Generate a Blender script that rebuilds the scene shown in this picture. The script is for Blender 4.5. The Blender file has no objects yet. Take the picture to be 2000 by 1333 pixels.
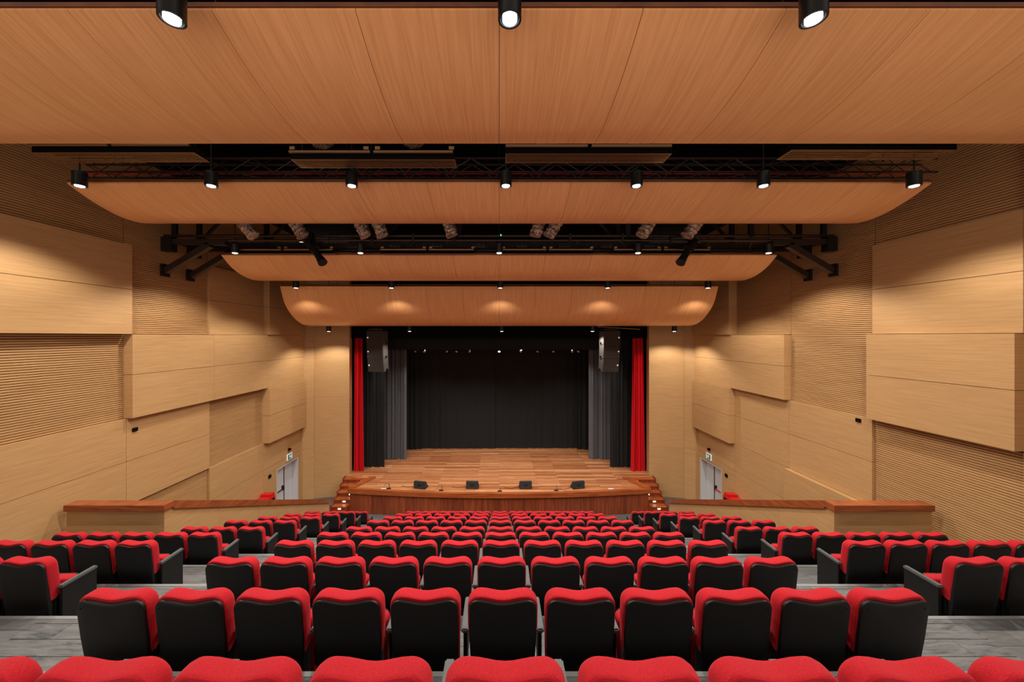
import bpy, bmesh, math, random
from mathutils import Vector, Matrix
random.seed(7)
C = bpy.context.scene.collection
sc = bpy.context.scene
E = 7.6                      # eye height above the lowest floor; y = distance from the camera
PI = math.pi

# ------------------------------------------------------------------ camera, world, exposure
cd = bpy.data.cameras.new('camera'); cam = bpy.data.objects.new('camera', cd); C.objects.link(cam)
cam.location = (0, 0, E); cam.rotation_euler = (PI/2, 0, 0)
cd.sensor_width = 36; cd.lens = 36*710/2000; cd.shift_x = 25/2000; cd.shift_y = -9.5/2000
cd.clip_start = .05; cd.clip_end = 100
sc.camera = cam
w = bpy.data.worlds.new('world'); sc.world = w; w.use_nodes = True
w.node_tree.nodes['Background'].inputs[0].default_value = (1, .80, .64, 1)
w.node_tree.nodes['Background'].inputs[1].default_value = 1.4
sc.view_settings.view_transform = 'Standard'; sc.view_settings.look = 'None'
sc.view_settings.gamma = 1; sc.view_settings.use_curve_mapping = False
sc.view_settings.exposure = 0.0
LAMP_W = 400; LAMP_COL = (1, .92, .79)

# ------------------------------------------------------------------ materials
def lin(r, g, b):
    f = lambda c: (c/255/12.92) if c/255 <= .04045 else ((c/255+.055)/1.055)**2.4
    return (f(r), f(g), f(b), 1)
def base(name, col, rough=.5, metal=0, spec=.5, emit=None, es=0):
    m = bpy.data.materials.new(name); m.use_nodes = True
    b = m.node_tree.nodes['Principled BSDF']
    b.inputs['Base Color'].default_value = col; b.inputs['Roughness'].default_value = rough
    b.inputs['Metallic'].default_value = metal; b.inputs['Specular IOR Level'].default_value = spec
    if emit: b.inputs['Emission Color'].default_value = emit; b.inputs['Emission Strength'].default_value = es
    return m, m.node_tree, b
def N(nt, t, **k):
    n = nt.nodes.new(t)
    for a, v in k.items(): setattr(n, a, v)
    return n
def ramp(nt, stops):
    r = N(nt, 'ShaderNodeValToRGB'); e = r.color_ramp.elements
    while len(e) < len(stops): e.new(.5)
    for i, (p, c) in enumerate(stops): e[i].position = p; e[i].color = c
    return r
def coords(nt, scale, rnd=True):
    tc = N(nt, 'ShaderNodeTexCoord'); mp = N(nt, 'ShaderNodeMapping'); mp.inputs['Scale'].default_value = scale
    if rnd:
        oi = N(nt, 'ShaderNodeObjectInfo'); mu = N(nt, 'ShaderNodeMath', operation='MULTIPLY'); mu.inputs[1].default_value = 37
        nt.links.new(oi.outputs['Random'], mu.inputs[0])
        ad = N(nt, 'ShaderNodeVectorMath', operation='ADD')
        nt.links.new(tc.outputs['Object'], ad.inputs[0]); nt.links.new(mu.outputs[0], ad.inputs[1])
        nt.links.new(ad.outputs[0], mp.inputs[0])
    else: nt.links.new(tc.outputs['Object'], mp.inputs[0])
    return mp
def wood(name, a, b_, scale, rough=.45, spec=.4, var=.08, bump=.0, coat=0):
    m, nt, b = base(name, a, rough, 0, spec)
    mp = coords(nt, scale)
    n1 = N(nt, 'ShaderNodeTexNoise'); n1.inputs['Scale'].default_value = 1; n1.inputs['Detail'].default_value = 7; n1.inputs['Roughness'].default_value = .62
    n1.inputs['Distortion'].default_value = .35
    nt.links.new(mp.outputs[0], n1.inputs['Vector'])
    r = ramp(nt, [(.34, b_), (.62, a)]); nt.links.new(n1.outputs['Fac'], r.inputs[0])
    oi = N(nt, 'ShaderNodeObjectInfo'); mr = N(nt, 'ShaderNodeMapRange'); mr.inputs['To Min'].default_value = 1-var; mr.inputs['To Max'].default_value = 1+var*.6
    nt.links.new(oi.outputs['Random'], mr.inputs[0])
    hs = N(nt, 'ShaderNodeHueSaturation'); nt.links.new(r.outputs[0], hs.inputs['Color']); nt.links.new(mr.outputs[0], hs.inputs['Value'])
    nt.links.new(hs.outputs[0], b.inputs['Base Color'])
    if coat: b.inputs['Coat Weight'].default_value = coat; b.inputs['Coat Roughness'].default_value = .3
    return m
M = {}
M['wall'] = wood('oak_wall', lin(194,155,109), lin(180,140,95), (1.5, 1.3, 40), .5, .35, .03)
M['slat'] = wood('oak_slat', lin(194,152,105), lin(180,138,92), (1.5, .9, 20), .55, .3, .02)
M['groove'] = base('shaded_groove_backing', lin(78,46,24), .9, 0, .2)[0]  # same wood as the slats, darkened for the shade in the grooves
M['cloud'] = wood('oak_ceiling_bounce', lin(240,180,124), lin(224,160,106), (34, 1.1, 1.1), .34, .5, .03)  # wall oak made more orange and lighter, bounce light put into the colour
M['cloud_edge_shade'] = wood('ceiling_edge_shaded', lin(110,58,36), lin(84,44,28), (3, 3, 9), .5, .4, .04)  # same panels' front face, its shadow painted in as darker brown
M['cherry'] = wood('cherry_fascia', lin(150,74,42), lin(108,46,26), (13, 13, .7), .38, .5, .22)
M['capwood'] = wood('cap_wood', lin(162,90,50), lin(126,60,34), (2, 2, 20), .4, .4, .08)
M['nosing'] = wood('nosing_wood', lin(172,94,48), lin(140,66,32), (1, 10, 14), .35, .5, .06)

def fabric(name, a, b_, rough=.9, sc_=260, bump=.25):
    m, nt, b = base(name, a, rough, 0, .25)
    tc = coords(nt, (1,1,1))
    n = N(nt, 'ShaderNodeTexNoise'); n.inputs['Scale'].default_value = sc_; n.inputs['Detail'].default_value = 3
    nt.links.new(tc.outputs[0], n.inputs['Vector'])
    r = ramp(nt, [(.35, b_), (.65, a)]); nt.links.new(n.outputs['Fac'], r.inputs[0]); nt.links.new(r.outputs[0], b.inputs['Base Color'])
    bp = N(nt, 'ShaderNodeBump'); bp.inputs['Strength'].default_value = bump; bp.inputs['Distance'].default_value = .002
    nt.links.new(n.outputs['Fac'], bp.inputs['Height']); nt.links.new(bp.outputs[0], b.inputs['Normal'])
    b.inputs['Sheen Weight'].default_value = .35; b.inputs['Sheen Roughness'].default_value = .5
    b.inputs['Sheen Tint'].default_value = (a[0], a[1]*3+.08, a[2]*3+.08, 1)
    return m
M['red'] = fabric('red_upholstery', lin(190,28,40), lin(158,16,30))
M['red_curtain'] = fabric('red_velvet', lin(214,8,26), lin(180,4,18), .8, 60, .1)
M['black_cloth'] = fabric('black_stage_cloth', lin(31,32,34), lin(24,24,26), .9, 40, .1)
M['black_cloth'].node_tree.nodes['Principled BSDF'].inputs['Sheen Weight'].default_value = .1
M['lit_leg_cloth'] = fabric('lit_black_cloth', lin(96,97,104), lin(78,79,86), .7, 40, .1)  # black stage cloth lightened to stand for the stage light on it
M['lit_leg_cloth'].node_tree.nodes['Principled BSDF'].inputs['Sheen Weight'].default_value = .1
M['shell'] = base('black_plastic', lin(17,17,18), .48, 0, .4)[0]
M['shell_trim'] = base('black_plastic_trim', lin(18,18,19), .5, 0, .4)[0]
M['arm'] = base('arm_pad_sheen', lin(74,80,84), .5, 0, .5)[0]  # blackish pad, with reflected light painted in as grey
M['black'] = base('black_metal', lin(26,25,26), .45, .2, .4)[0]
M['brown_metal'] = base('dark_brown_steel', lin(62,48,45), .4, .5, .5)[0]
M['matt_black'] = base('matt_black', lin(12,12,13), .95, 0, .1)[0]
M['lamp_body'] = base('lamp_body', lin(30,32,34), .4, .3, .5)[0]
M['lens'] = base('lamp_lens', (1,1,1,1), .3, 0, .5, (.86,.93,1,1), 9)[0]
M['step_lamp'] = base('step_lamp', (1,1,1,1), .3, 0, .5, (1,.9,.78,1), 4)[0]
M['brass'] = base('bronze_louvre', lin(150,118,88), .35, .8, .5)[0]
M['white'] = base('white_door', lin(206,210,220), .5, 0, .4)[0]
M['white_frame'] = base('white_frame', lin(196,196,200), .5, 0, .4)[0]
M['red_paint'] = base('red_paint', lin(200,28,30), .4, 0, .5)[0]
M['teal'] = base('teal_sign', lin(12,120,122), .4, 0, .4, lin(20,150,150), .15)[0]
M['sign_white'] = base('sign_white', lin(230,240,235), .4, 0, .4, (1,1,1,1), .3)[0]
M['spk'] = base('speaker_grille', lin(52,44,44), .7, .1, .3)[0]
M['spk_side'] = base('speaker_side', lin(84,80,78), .5, .1, .4)[0]
M['mon'] = base('monitor_grille', lin(46,50,54), .6, .1, .4)[0]
M['edge_grey'] = base('edge_grey', lin(132,134,136), .5, .1, .4)[0]
M['chrome'] = base('chrome', lin(210,210,210), .2, 1, .5)[0]
M['green'] = base('green_light', (0,1,.2,1), .4, 0, .4, (.1,1,.2,1), 1.5)[0]
def foil():
    m, nt, b = base('foil_duct', lin(220,190,180), .35, .55, .5)
    mp = coords(nt, (1,1,1)); n = N(nt, 'ShaderNodeTexNoise'); n.inputs['Scale'].default_value = 9; n.inputs['Detail'].default_value = 4; n.inputs['Distortion'].default_value = 1.5
    nt.links.new(mp.outputs[0], n.inputs['Vector'])
    r = ramp(nt, [(.35, lin(112,80,74)), (.6, lin(222,200,184))]); nt.links.new(n.outputs['Fac'], r.inputs[0]); nt.links.new(r.outputs[0], b.inputs['Base Color'])
    bp = N(nt, 'ShaderNodeBump'); bp.inputs['Strength'].default_value = .9; bp.inputs['Distance'].default_value = .05
    nt.links.new(n.outputs['Fac'], bp.inputs['Height']); nt.links.new(bp.outputs[0], b.inputs['Normal'])
    return m
M['foil'] = foil()
def plank_mat(name, cols, plank_l, plank_w, rough, streak, spec=.4, mortar=.004, mcol=(.02,.015,.012,1), rnd=False):
    m, nt, b = base(name, cols[0], rough, 0, spec)
    mp = coords(nt, (1,1,1), rnd)
    br = N(nt, 'ShaderNodeTexBrick'); br.offset = .37; br.inputs['Scale'].default_value = 1
    br.inputs['Brick Width'].default_value = plank_l; br.inputs['Row Height'].default_value = plank_w
    br.inputs['Mortar Size'].default_value = mortar; br.inputs['Color1'].default_value = (0,0,0,1); br.inputs['Color2'].default_value = (1,1,1,1)
    br.inputs['Mortar'].default_value = (.5,.5,.5,1)
    nt.links.new(mp.outputs[0], br.inputs['Vector'])
    r = ramp(nt, [(i/(len(cols)-1), c) for i, c in enumerate(cols)]); nt.links.new(br.outputs['Color'], r.inputs[0])
    mp2 = coords(nt, streak, rnd); n = N(nt, 'ShaderNodeTexNoise'); n.inputs['Scale'].default_value = 1; n.inputs['Detail'].default_value = 8; n.inputs['Roughness'].default_value = .68; n.inputs['Distortion'].default_value = .6
    nt.links.new(mp2.outputs[0], n.inputs['Vector'])
    mr = N(nt, 'ShaderNodeMapRange'); mr.inputs['From Min'].default_value = .3; mr.inputs['From Max'].default_value = .72; mr.inputs['To Min'].default_value = .62; mr.inputs['To Max'].default_value = 1.2
    nt.links.new(n.outputs['Fac'], mr.inputs[0])
    hs = N(nt, 'ShaderNodeHueSaturation'); nt.links.new(r.outputs[0], hs.inputs['Color']); nt.links.new(mr.outputs[0], hs.inputs['Value'])
    mx = N(nt, 'ShaderNodeMixRGB'); mx.inputs[2].default_value = mcol
    nt.links.new(br.outputs['Fac'], mx.inputs[0]); nt.links.new(hs.outputs[0], mx.inputs[1]); nt.links.new(mx.outputs[0], b.inputs['Base Color'])
    return m
M['deck'] = plank_mat('stage_deck', [lin(142,80,48), lin(204,140,94), lin(170,104,64), lin(216,158,112), lin(154,88,52), lin(194,132,88)], 2.7, .11, .42, (1.6, 16, 1), .45, .003)
M['floor'] = plank_mat('grey_vinyl', [lin(88,90,93), lin(110,110,112), lin(98,99,101)], 1.3, .18, .62, (3.2, 22, 6), .35, .0025, (.03,.03,.03,1))
def plain_grey():
    m, nt, b = base('grey_plank', lin(118,117,118), .62, 0, .35)
    mp = coords(nt, (3.0, 20, 6)); n = N(nt, 'ShaderNodeTexNoise'); n.inputs['Scale'].default_value = 1; n.inputs['Detail'].default_value = 9; n.inputs['Roughness'].default_value = .7; n.inputs['Distortion'].default_value = .9
    nt.links.new(mp.outputs[0], n.inputs['Vector'])
    r = ramp(nt, [(.34, lin(58,60,63)), (.46, lin(92,94,97)), (.7, lin(120,119,119))]); nt.links.new(n.outputs['Fac'], r.inputs[0]); nt.links.new(r.outputs[0], b.inputs['Base Color'])
    return m
M['plank'] = plain_grey()

# ------------------------------------------------------------------ helpers
def box(bm, x0, x1, y0, y1, z0, z1):
    v = [bm.verts.new(p) for p in ((x0,y0,z0),(x1,y0,z0),(x1,y1,z0),(x0,y1,z0),(x0,y0,z1),(x1,y0,z1),(x1,y1,z1),(x0,y1,z1))]
    for f in ((3,2,1,0),(4,5,6,7),(0,1,5,4),(1,2,6,5),(2,3,7,6),(3,0,4,7)): bm.faces.new([v[i] for i in f])
def bar(bm, a, b, r=.02, n=8, r2=None, cap=True):
    a = Vector(a); b = Vector(b); d = (b-a).normalized(); u = d.orthogonal().normalized(); w_ = d.cross(u)
    r2 = r if r2 is None else r2
    A = [bm.verts.new(a+(u*math.cos(t)+w_*math.sin(t))*r) for t in [2*PI*i/n+PI/n for i in range(n)]]
    B = [bm.verts.new(b+(u*math.cos(t)+w_*math.sin(t))*r2) for t in [2*PI*i/n+PI/n for i in range(n)]]
    for i in range(n): bm.faces.new((A[i], A[(i+1)%n], B[(i+1)%n], B[i]))
    if cap: bm.faces.new(A[::-1]); bm.faces.new(B)
def beam(bm, a, b, w_, h):           # rectangular section, w along horizontal side, h vertical-ish
    a = Vector(a); b = Vector(b); d = (b-a).normalized(); up = Vector((0,0,1))
    if abs(d.z) > .99: up = Vector((0,1,0))
    s = d.cross(up).normalized(); u = s.cross(d)
    P = []
    for p in (a, b):
        for i, j in ((-1,-1),(1,-1),(1,1),(-1,1)): P.append(bm.verts.new(p+s*i*w_/2+u*j*h/2))
    for f in ((3,2,1,0),(4,5,6,7),(0,1,5,4),(1,2,6,5),(2,3,7,6),(3,0,4,7)): bm.faces.new([P[i] for i in f])
def prism(bm, pts, z0, z1):          # polygon in plan
    A = [bm.verts.new((x,y,z0)) for x,y in pts]; B = [bm.verts.new((x,y,z1)) for x,y in pts]; n = len(pts)
    bm.faces.new(A[::-1]); bm.faces.new(B)
    for i in range(n): bm.faces.new((A[i], A[(i+1)%n], B[(i+1)%n], B[i]))
def obj(name, bm, mat, parent=None, smooth=False, kind=None, label=None, bevel=0):
    if bevel: bmesh.ops.bevel(bm, geom=bm.edges[:]+bm.verts[:], offset=bevel, segments=2, affect='EDGES', clamp_overlap=True)
    bmesh.ops.recalc_face_normals(bm, faces=bm.faces[:])
    me = bpy.data.meshes.new(name); bm.to_mesh(me); bm.free()
    if smooth:
        for p in me.polygons: p.use_smooth = True
        try: me.set_sharp_from_angle(angle=math.radians(38))
        except Exception: pass
    for m_ in (mat if isinstance(mat, (list, tuple)) else [mat]): me.materials.append(M[m_])
    o = bpy.data.objects.new(name, me); C.objects.link(o)
    if parent is not None: o.parent = parent
    if kind: o['kind'] = kind
    if label: o['label'] = label
    return o
def part(name, mat, parent, fn, **k):
    bm = bmesh.new(); fn(bm); return obj(name, bm, mat, parent, **k)
def pbox(name, mat, parent, *a, bevel=0, **k):
    bm = bmesh.new(); box(bm, *a); return obj(name, bm, mat, parent, bevel=bevel, **k)
def empty(name, loc=(0,0,0), rz=0):
    o = bpy.data.objects.new(name, None); C.objects.link(o); o.location = loc; o.rotation_euler = (0,0,rz); o.empty_display_size = .1
    return o
def tag(o, label, cat, group=None):
    o['label'] = label; o['category'] = cat
    if group: o['group'] = group
    return o
def thing(name, label, cat, loc=(0,0,0), rz=0, group=None): return tag(empty(name, loc, rz), label, cat, group)
def struct(name, loc=(0,0,0)):
    o = empty(name, loc); o['kind'] = 'structure'; return o
def copy_tree(o, parent=None):
    c = o.copy(); C.objects.link(c); c.parent = parent
    for ch in o.children: copy_tree(ch, c)
    return c
ORD = ['first','second','third','fourth','fifth','sixth','seventh','eighth','ninth','tenth','eleventh','twelfth','thirteenth']

# ------------------------------------------------------------------ tiered floor
TOP = [None,1.345,1.826,2.272,2.727,3.219,3.711,4.15,4.62,5.09,5.56,6.10,6.66]
ROW = lambda n: 2.603+1.115*(n-2)
FL = [E-.46-TOP[1]-.47] + [E-.94-TOP[n] for n in range(1,13)]
FL[0] = FL[1]+.46
EDGE = lambda n: ROW(n+1)-.138        # front edge of platform n
fl = struct('floor')
pbox('floor_slab', 'floor', fl, -9.3, 9.3, EDGE(11), 17.4, -.2, 0)
for n in range(0, 12):
    y0 = -1.2 if n == 0 else EDGE(n-1); y1 = EDGE(n)
    hw = 9.3 if n < 6 else 6.95
    if n == 5: hw = 9.3
    pbox('tier', 'floor', fl, -hw, hw, y0, y1+.0005, -.2, FL[n])
    pbox('tier_nosing', 'edge_grey', fl, -hw, hw, y1-.03, y1+.008, FL[n]-.03, FL[n]+.003)
pbox('side_passage', 'floor', fl, -9.3, -6.96, EDGE(5), EDGE(11), -.2, -.001); pbox('side_passage', 'floor', fl, 6.96, 9.3, EDGE(5), EDGE(11), -.2, -.001)
for sx in (-1, 1):
    for n in range(1, 12):
        h = (FL[n-1]-FL[n])/2 if n < 12 else .2
        a, b = (3.10, 4.46)
        x0, x1 = (a, b) if sx > 0 else (-b, -a)
        pbox('aisle_step', 'floor', fl, x0, x1, EDGE(n-1), EDGE(n-1)+.3, FL[n], FL[n]+h)
        if n in (2, 3, 4, 5, 6):
            y = EDGE(n-1)+.305; k = 0
            while y < EDGE(n)-.05:
                yb = min(y+.178, EDGE(n)-.037)
                cut = x0+(.45 if k % 2 else .95)+random.uniform(-.1,.1)
                for (p, q) in ((x0+.002, cut-.002), (cut+.002, x1-.002)):
                    pbox('plank', 'plank', fl, p, q, y+.002, yb-.002, FL[n], FL[n]+.006)
                y += .18; k += 1

# ------------------------------------------------------------------ ceiling void
ce = struct('ceiling'); pbox('roof_deck', 'matt_black', ce, -9.6, 9.6, 2.2, 22.6, E+4.6, E+4.8)
pbox('roof_deck', 'matt_black', ce, -9.6, 9.6, -1.2, 2.2, E+3.6, E+3.8)

# ------------------------------------------------------------------ side walls: boards and slatted fields
DB = [3.66, 6.31, 8.87, 11.42, 14.04, 16.66]        # column boundaries
LV = {2:2.22, 1:1.135, 0:.05, -1:-.945, -2:-2.01, -3:-3.07, -4:-4.15, -5:-5.2, -6:-6.3, -7:-7.6, 3:3.3, 4:4.5}
SURF = {'slat': 9.17, 'reg': 9.10, 'proud': 8.95, 'proud2': 8.87}
def make_wall(side):
    s = -1 if side == 'left' else 1
    W = struct('wall_'+side)
    def bx(name, mat, w0, w1, y0, y1, z0, z1, **k):
        x0, x1 = sorted((s*w0, s*w1)); return pbox(name, mat, W, x0, x1, y0, y1, z0+E, z1+E, **k)
    # backing, with the doorway cut out
    bx('backing', 'groove', 9.2, 9.35, -1.2, 14.86, -7.6, 4.6); bx('backing', 'groove', 9.2, 9.35, 14.86, 16.5, -5.45, 4.6); bx('backing', 'groove', 9.2, 9.35, 16.5, 16.75, -7.6, 4.6)
    def board(c, a, b, t, y0=None, y1=None):
        z0, z1 = LV[a], LV[b]; ya = DB[c]+.004 if y0 is None else y0; yb = DB[c+1]-.004 if y1 is None else y1
        bx('panel', 'wall', SURF[t], 9.2, ya, yb, z0+.005, z1-.005)
    def slats(c, a, b, y0=None, y1=None):
        z0, z1 = LV[a], LV[b]; ya = DB[c]+.012 if y0 is None else y0; yb = DB[c+1]-.012 if y1 is None else y1
        bm = bmesh.new(); z = z0+.012; X0, X1 = sorted((s*SURF['slat'], s*9.201))
        while z < z1-.03:
            box(bm, X0, X1, ya, yb, z+E, min(z+.036, z1)+E); z += .05
        obj('slat_panel', bm, 'slat', W, kind='stuff')
    def col(c, spec):
        for t, levels in spec:
            if t == 'slat': slats(c, levels[0], levels[-1])
            else:
                for a, b in zip(levels[:-1], levels[1:]): board(c, a, b, t)
    if side == 'left':
        col(0, [('slat', [2, 4]), ('proud', [0, 1, 2]), ('slat', [-2, 0]), ('reg', [-5, -4, -3, -2])])
        col(1, [('slat', [2, 4]), ('proud', [0, 1, 2]), ('slat', [-2, 0]), ('reg', [-7, -6, -5, -4, -3, -2])])
        col(2, [('slat', [0, 4]), ('proud', [-2, -1, 0]), ('reg', [-4, -3, -2]), ('slat', [-7, -4])])
        col(3, [('slat', [2, 4]), ('reg', [0, 1, 2]), ('proud', [-2, -1, 0]), ('slat', [-4, -2]), ('reg', [-7, -6, -5, -4])])
        col(4, [('proud2', [0, 1, 2, 3]), ('slat', [3, 4]), ('proud', [-2, -1, 0]), ('proud2', [-4, -3, -2])])
    else:
        col(0, [('reg', [2, 3, 4]), ('reg', [0, 1, 2]), ('slat', [-2, 0]), ('reg', [-5, -4, -3, -2])])
        col(1, [('slat', [2, 4]), ('reg', [0, 1, 2]), ('proud', [-2, -1, 0]), ('slat', [-7, -2])])
        col(2, [('slat', [-2, 4]), ('reg', [-4, -3, -2])])
        for a, b in ((-5,-4),(-6,-5),(-7,-6)): board(2, a, b, 'proud')
        col(3, [('slat', [0, 4]), ('proud', [-2, -1, 0]), ('reg', [-4, -3, -2])])
        for a, b in ((-5,-4),(-6,-5),(-7,-6)): board(3, a, b, 'reg')
        col(4, [('proud2', [0, 1, 2, 3]), ('slat', [3, 4]), ('proud', [-2, -1, 0]), ('proud2', [-4, -3, -2])])
    # around the door in the last column
    board(4, -5, -4, 'reg')
    bx('panel', 'wall', 9.10, 9.2, 14.046, 16.65, -5.445, LV[-5]-.005)
    bx('panel', 'wall', 9.10, 9.2, 14.046, 14.86, -6.3, -5.455); bx('panel', 'wall', 9.10, 9.2, 14.046, 14.86, -7.6, -6.31)
    bx('panel', 'wall', 9.10, 9.2, 16.5, 16.65, -7.6, -5.455)
    return W
wl = make_wall('left'); wr = make_wall('right')

# doors in the side walls
def make_door(side, name):
    s = -1 if side == 'left' else 1
    D = empty(name); D['kind'] = 'structure'
    def bx(n, mat, w0, w1, y0, y1, z0, z1, par=D, **k):
        x0, x1 = sorted((s*w0, s*w1)); return pbox(n, mat, par, x0, x1, y0, y1, z0, z1, **k)
    bx('door_frame', 'white_frame', 9.11, 9.62, 14.865, 14.93, 0, 2.14); bx('door_frame', 'white_frame', 9.11, 9.62, 16.43, 16.495, 0, 2.14)
    bx('door_frame', 'white_frame', 9.11, 9.62, 14.93, 16.43, 2.08, 2.14); bx('door_back', 'white_frame', 9.62, 9.66, 14.86, 16.5, 0, 2.14)
    a = bx('door_leaf', 'white', 9.36, 9.41, 14.94, 15.78, .01, 2.07, bevel=.004); b = bx('door_leaf', 'white', 9.36, 9.41, 15.83, 16.42, .01, 2.07, bevel=.004)
    bx('door_seal', 'black', 9.35, 9.415, 15.785, 15.825, .01, 2.07)
    bx('push_bar', 'black' if s < 0 else 'red_paint', 9.27, 9.30, 15.0, 15.7, 1.02, 1.06, par=a); bx('push_bar_bracket', 'black', 9.27, 9.36, 15.62, 15.70, .98, 1.16, par=a)
make_door('left', 'door_1'); make_door('right', 'door_2')

# proscenium side walls (two faces each)
for side, s in (('left', -1), ('right', 1)):
    W = struct('wall_front_'+side)
    zb = [0, 2.35, 4.75, 7.15, 9.55, 11.9]
    for (p0, p1) in (((9.02,16.66),(8.66,17.02)), ((8.655,17.03),(7.13,17.3))):
        dx, dy = p1[0]-p0[0], p1[1]-p0[1]; L = math.hypot(dx, dy); nx, ny = dy/L*.12, -dx/L*.12
        for z0, z1 in zip(zb[:-1], zb[1:]):
            bm = bmesh.new(); pts = [(s*p0[0], p0[1]), (s*p1[0], p1[1]), (s*(p1[0]+abs(nx)*.2), p1[1]+.12), (s*(p0[0]+abs(nx)*.2), p0[1]+.12)]
            prism(bm, pts, z0+.0015, z1-.0015); obj('panel', bm, 'wall', W)
    pbox('corner_panel', 'wall', W, *sorted((s*9.03, s*9.36)), 16.66, 17.1, 0, 11.9)
    pbox('return_panel', 'wall', W, *sorted((s*7.13, s*7.17)), 17.3, 17.6, 0, 11.9)
hd = struct('wall_front_header')
pbox('header_panel', 'matt_black', hd, -7.12, 7.12, 17.5, 17.6, E-.1, E+4.6)

# stage house (black box behind the opening)
sh = struct('wall_stage')
pbox('stage_rear_wall', 'matt_black', sh, -9.3, 9.3, 22.4, 22.55, 0, E+4.6)
for s in (-1, 1): pbox('stage_side_wall', 'matt_black', sh, *sorted((s*7.2, s*7.3)), 17.62, 22.4, 0, E+4.6)

# ------------------------------------------------------------------ parapets with brown caps
for side, s in (('left', -1), ('right', 1)):
    P = thing('parapet', 'pale wood parapet with brown cap screening the '+side+' passage, '+('behind the left seats' if s < 0 else 'behind the right seats'), 'parapet')
    zt = E-3.48; c0 = (s*8.95, 7.52); c1 = (s*6.93, 7.52); c2 = (s*7.02, 15.0); zf = E-6.73
    def wallseg(bm, a, b, za, zb_, base_a, base_b, th):
        A, B = Vector((a[0],a[1],0)), Vector((b[0],b[1],0)); d = (B-A).normalized(); n = Vector((-d.y, d.x, 0))*th
        q = []
        for p, t, bb in ((A, za, base_a), (B, zb_, base_b)):
            for off in (Vector((0,0,0)), n):
                q.append(bm.verts.new((p.x+off.x, p.y+off.y, bb))); q.append(bm.verts.new((p.x+off.x, p.y+off.y, t)))
        for f in ((0,1,5,4),(2,3,7,6),(1,3,7,5),(0,2,6,4),(0,1,3,2),(4,5,7,6)): bm.faces.new([q[i] for i in f])
    th = .14*(-1 if s < 0 else 1)
    # near return, split into two boards, and the long sloping run in five boards
    bm = bmesh.new(); x0, x1 = sorted((c0[0], c1[0])); box(bm, x0, x1, 7.52, 7.66, 2.2, zt-.09); obj('panel', bm, 'wall', P)
    for i in range(5):
        t0, t1 = i/5, (i+1)/5
        L = lambda t: (c1[0]+(c2[0]-c1[0])*t, c1[1]+(c2[1]-c1[1])*t); Z = lambda t: zt-.09+(zf-zt)*t
        bm = bmesh.new(); a, b = L(t0), L(t1)
        wallseg(bm, a, (b[0], b[1]-.004), Z(t0), Z(t1), 0.0, 0.0, (.12 if s < 0 else -.12)); obj('panel', bm, 'wall', P)
    bm = bmesh.new(); x0, x1 = sorted((s*8.95, s*6.88)); box(bm, x0, x1, 7.46, 7.70, zt-.13, zt); obj('cap', bm, 'capwood', P, bevel=.004)
    bm = bmesh.new()
    wallseg(bm, (c1[0]-s*.05, 7.70), (c2[0]-s*.05, 15.0), zt, zf, zt-.17, zf-.17, (.22 if s < 0 else -.22)); obj('cap', bm, 'capwood', P)

# ------------------------------------------------------------------ ceiling clouds
HW = 7.84
CL = [('nearest and largest', [(3.3,2.96),(3.7,2.80),(4.15,2.68),(4.6,2.625),(5.0,2.65)]),
      ('second', [(6.59,2.77),(7.0,2.60),(7.47,2.48),(7.9,2.47),(8.3,2.57)]),
      ('third', [(10.25,2.28),(10.65,2.01),(11.1,1.85),(11.55,1.79),(11.95,1.82)]),
      ('farthest and smallest', [(13.0,1.78),(13.3,1.17),(13.85,.72),(14.45,.48),(15.0,.42)])]
LBL = ['nearest and widest curved wooden ceiling reflector, cut by the top of the view', 'curved wooden ceiling reflector just beyond the near lighting truss',
       'curved wooden ceiling reflector just beyond the bracketed catwalk', 'farthest curved wooden ceiling reflector, right above the stage opening']
def spline(P, k=6):
    out = []
    Q = [(2*P[0][0]-P[1][0], 2*P[0][1]-P[1][1])]+P+[(2*P[-1][0]-P[-2][0], 2*P[-1][1]-P[-2][1])]
    for i in range(1, len(Q)-2):
        for j in range(k):
            t = j/k; r = []
            for c in (0, 1):
                p0, p1, p2, p3 = Q[i-1][c], Q[i][c], Q[i+1][c], Q[i+2][c]
                r.append(.5*(2*p1+(-p0+p2)*t+(2*p0-5*p1+4*p2-p3)*t*t+(-p0+3*p1-3*p2+p3)*t**3))
            out.append(tuple(r))
    out.append(P[-1]); return out
for ci, (nm, P) in enumerate(CL):
    T = thing('ceiling_reflector', LBL[ci], 'ceiling panel', (0, P[0][0], E+P[0][1]), group=None)
    pts = [(y-P[0][0], z-P[0][1]) for y, z in spline(P)]
    for k in range(12):
        x0 = -HW+k*2*HW/12+.003; x1 = x0+2*HW/12-.006
        bm = bmesh.new(); rows = []
        for i, (y, z) in enumerate(pts):
            a = pts[max(i-1,0)]; b = pts[min(i+1,len(pts)-1)]; t = Vector((b[0]-a[0], b[1]-a[1])).normalized(); n = (-t.y*.035, t.x*.035)
            rows.append([bm.verts.new((x0,y,z)), bm.verts.new((x1,y,z)), bm.verts.new((x1,y+n[0],z+n[1])), bm.verts.new((x0,y+n[0],z+n[1]))])
        for r0, r1 in zip(rows[:-1], rows[1:]):
            for q in range(4): bm.faces.new((r0[q], r0[(q+1)%4], r1[(q+1)%4], r1[q]))
        bm.faces.new(rows[0]); bm.faces.new(rows[-1][::-1])
        obj('panel', bm, 'cloud', T, smooth=True)
    pbox('shaded_edge', 'cloud_edge_shade', T, -HW, HW, .0, .03, .036, .075)  # front face of the panels, coloured dark for its shadow
    for x in (-6, -3, 0, 3, 6):
        bm = bmesh.new(); bar(bm, (x, pts[8][0], pts[8][1]+.03), (x, pts[8][0], E+4.6-(E+P[0][1])), .008, 6); obj('hanger_rod', bm, 'black', T)

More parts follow.
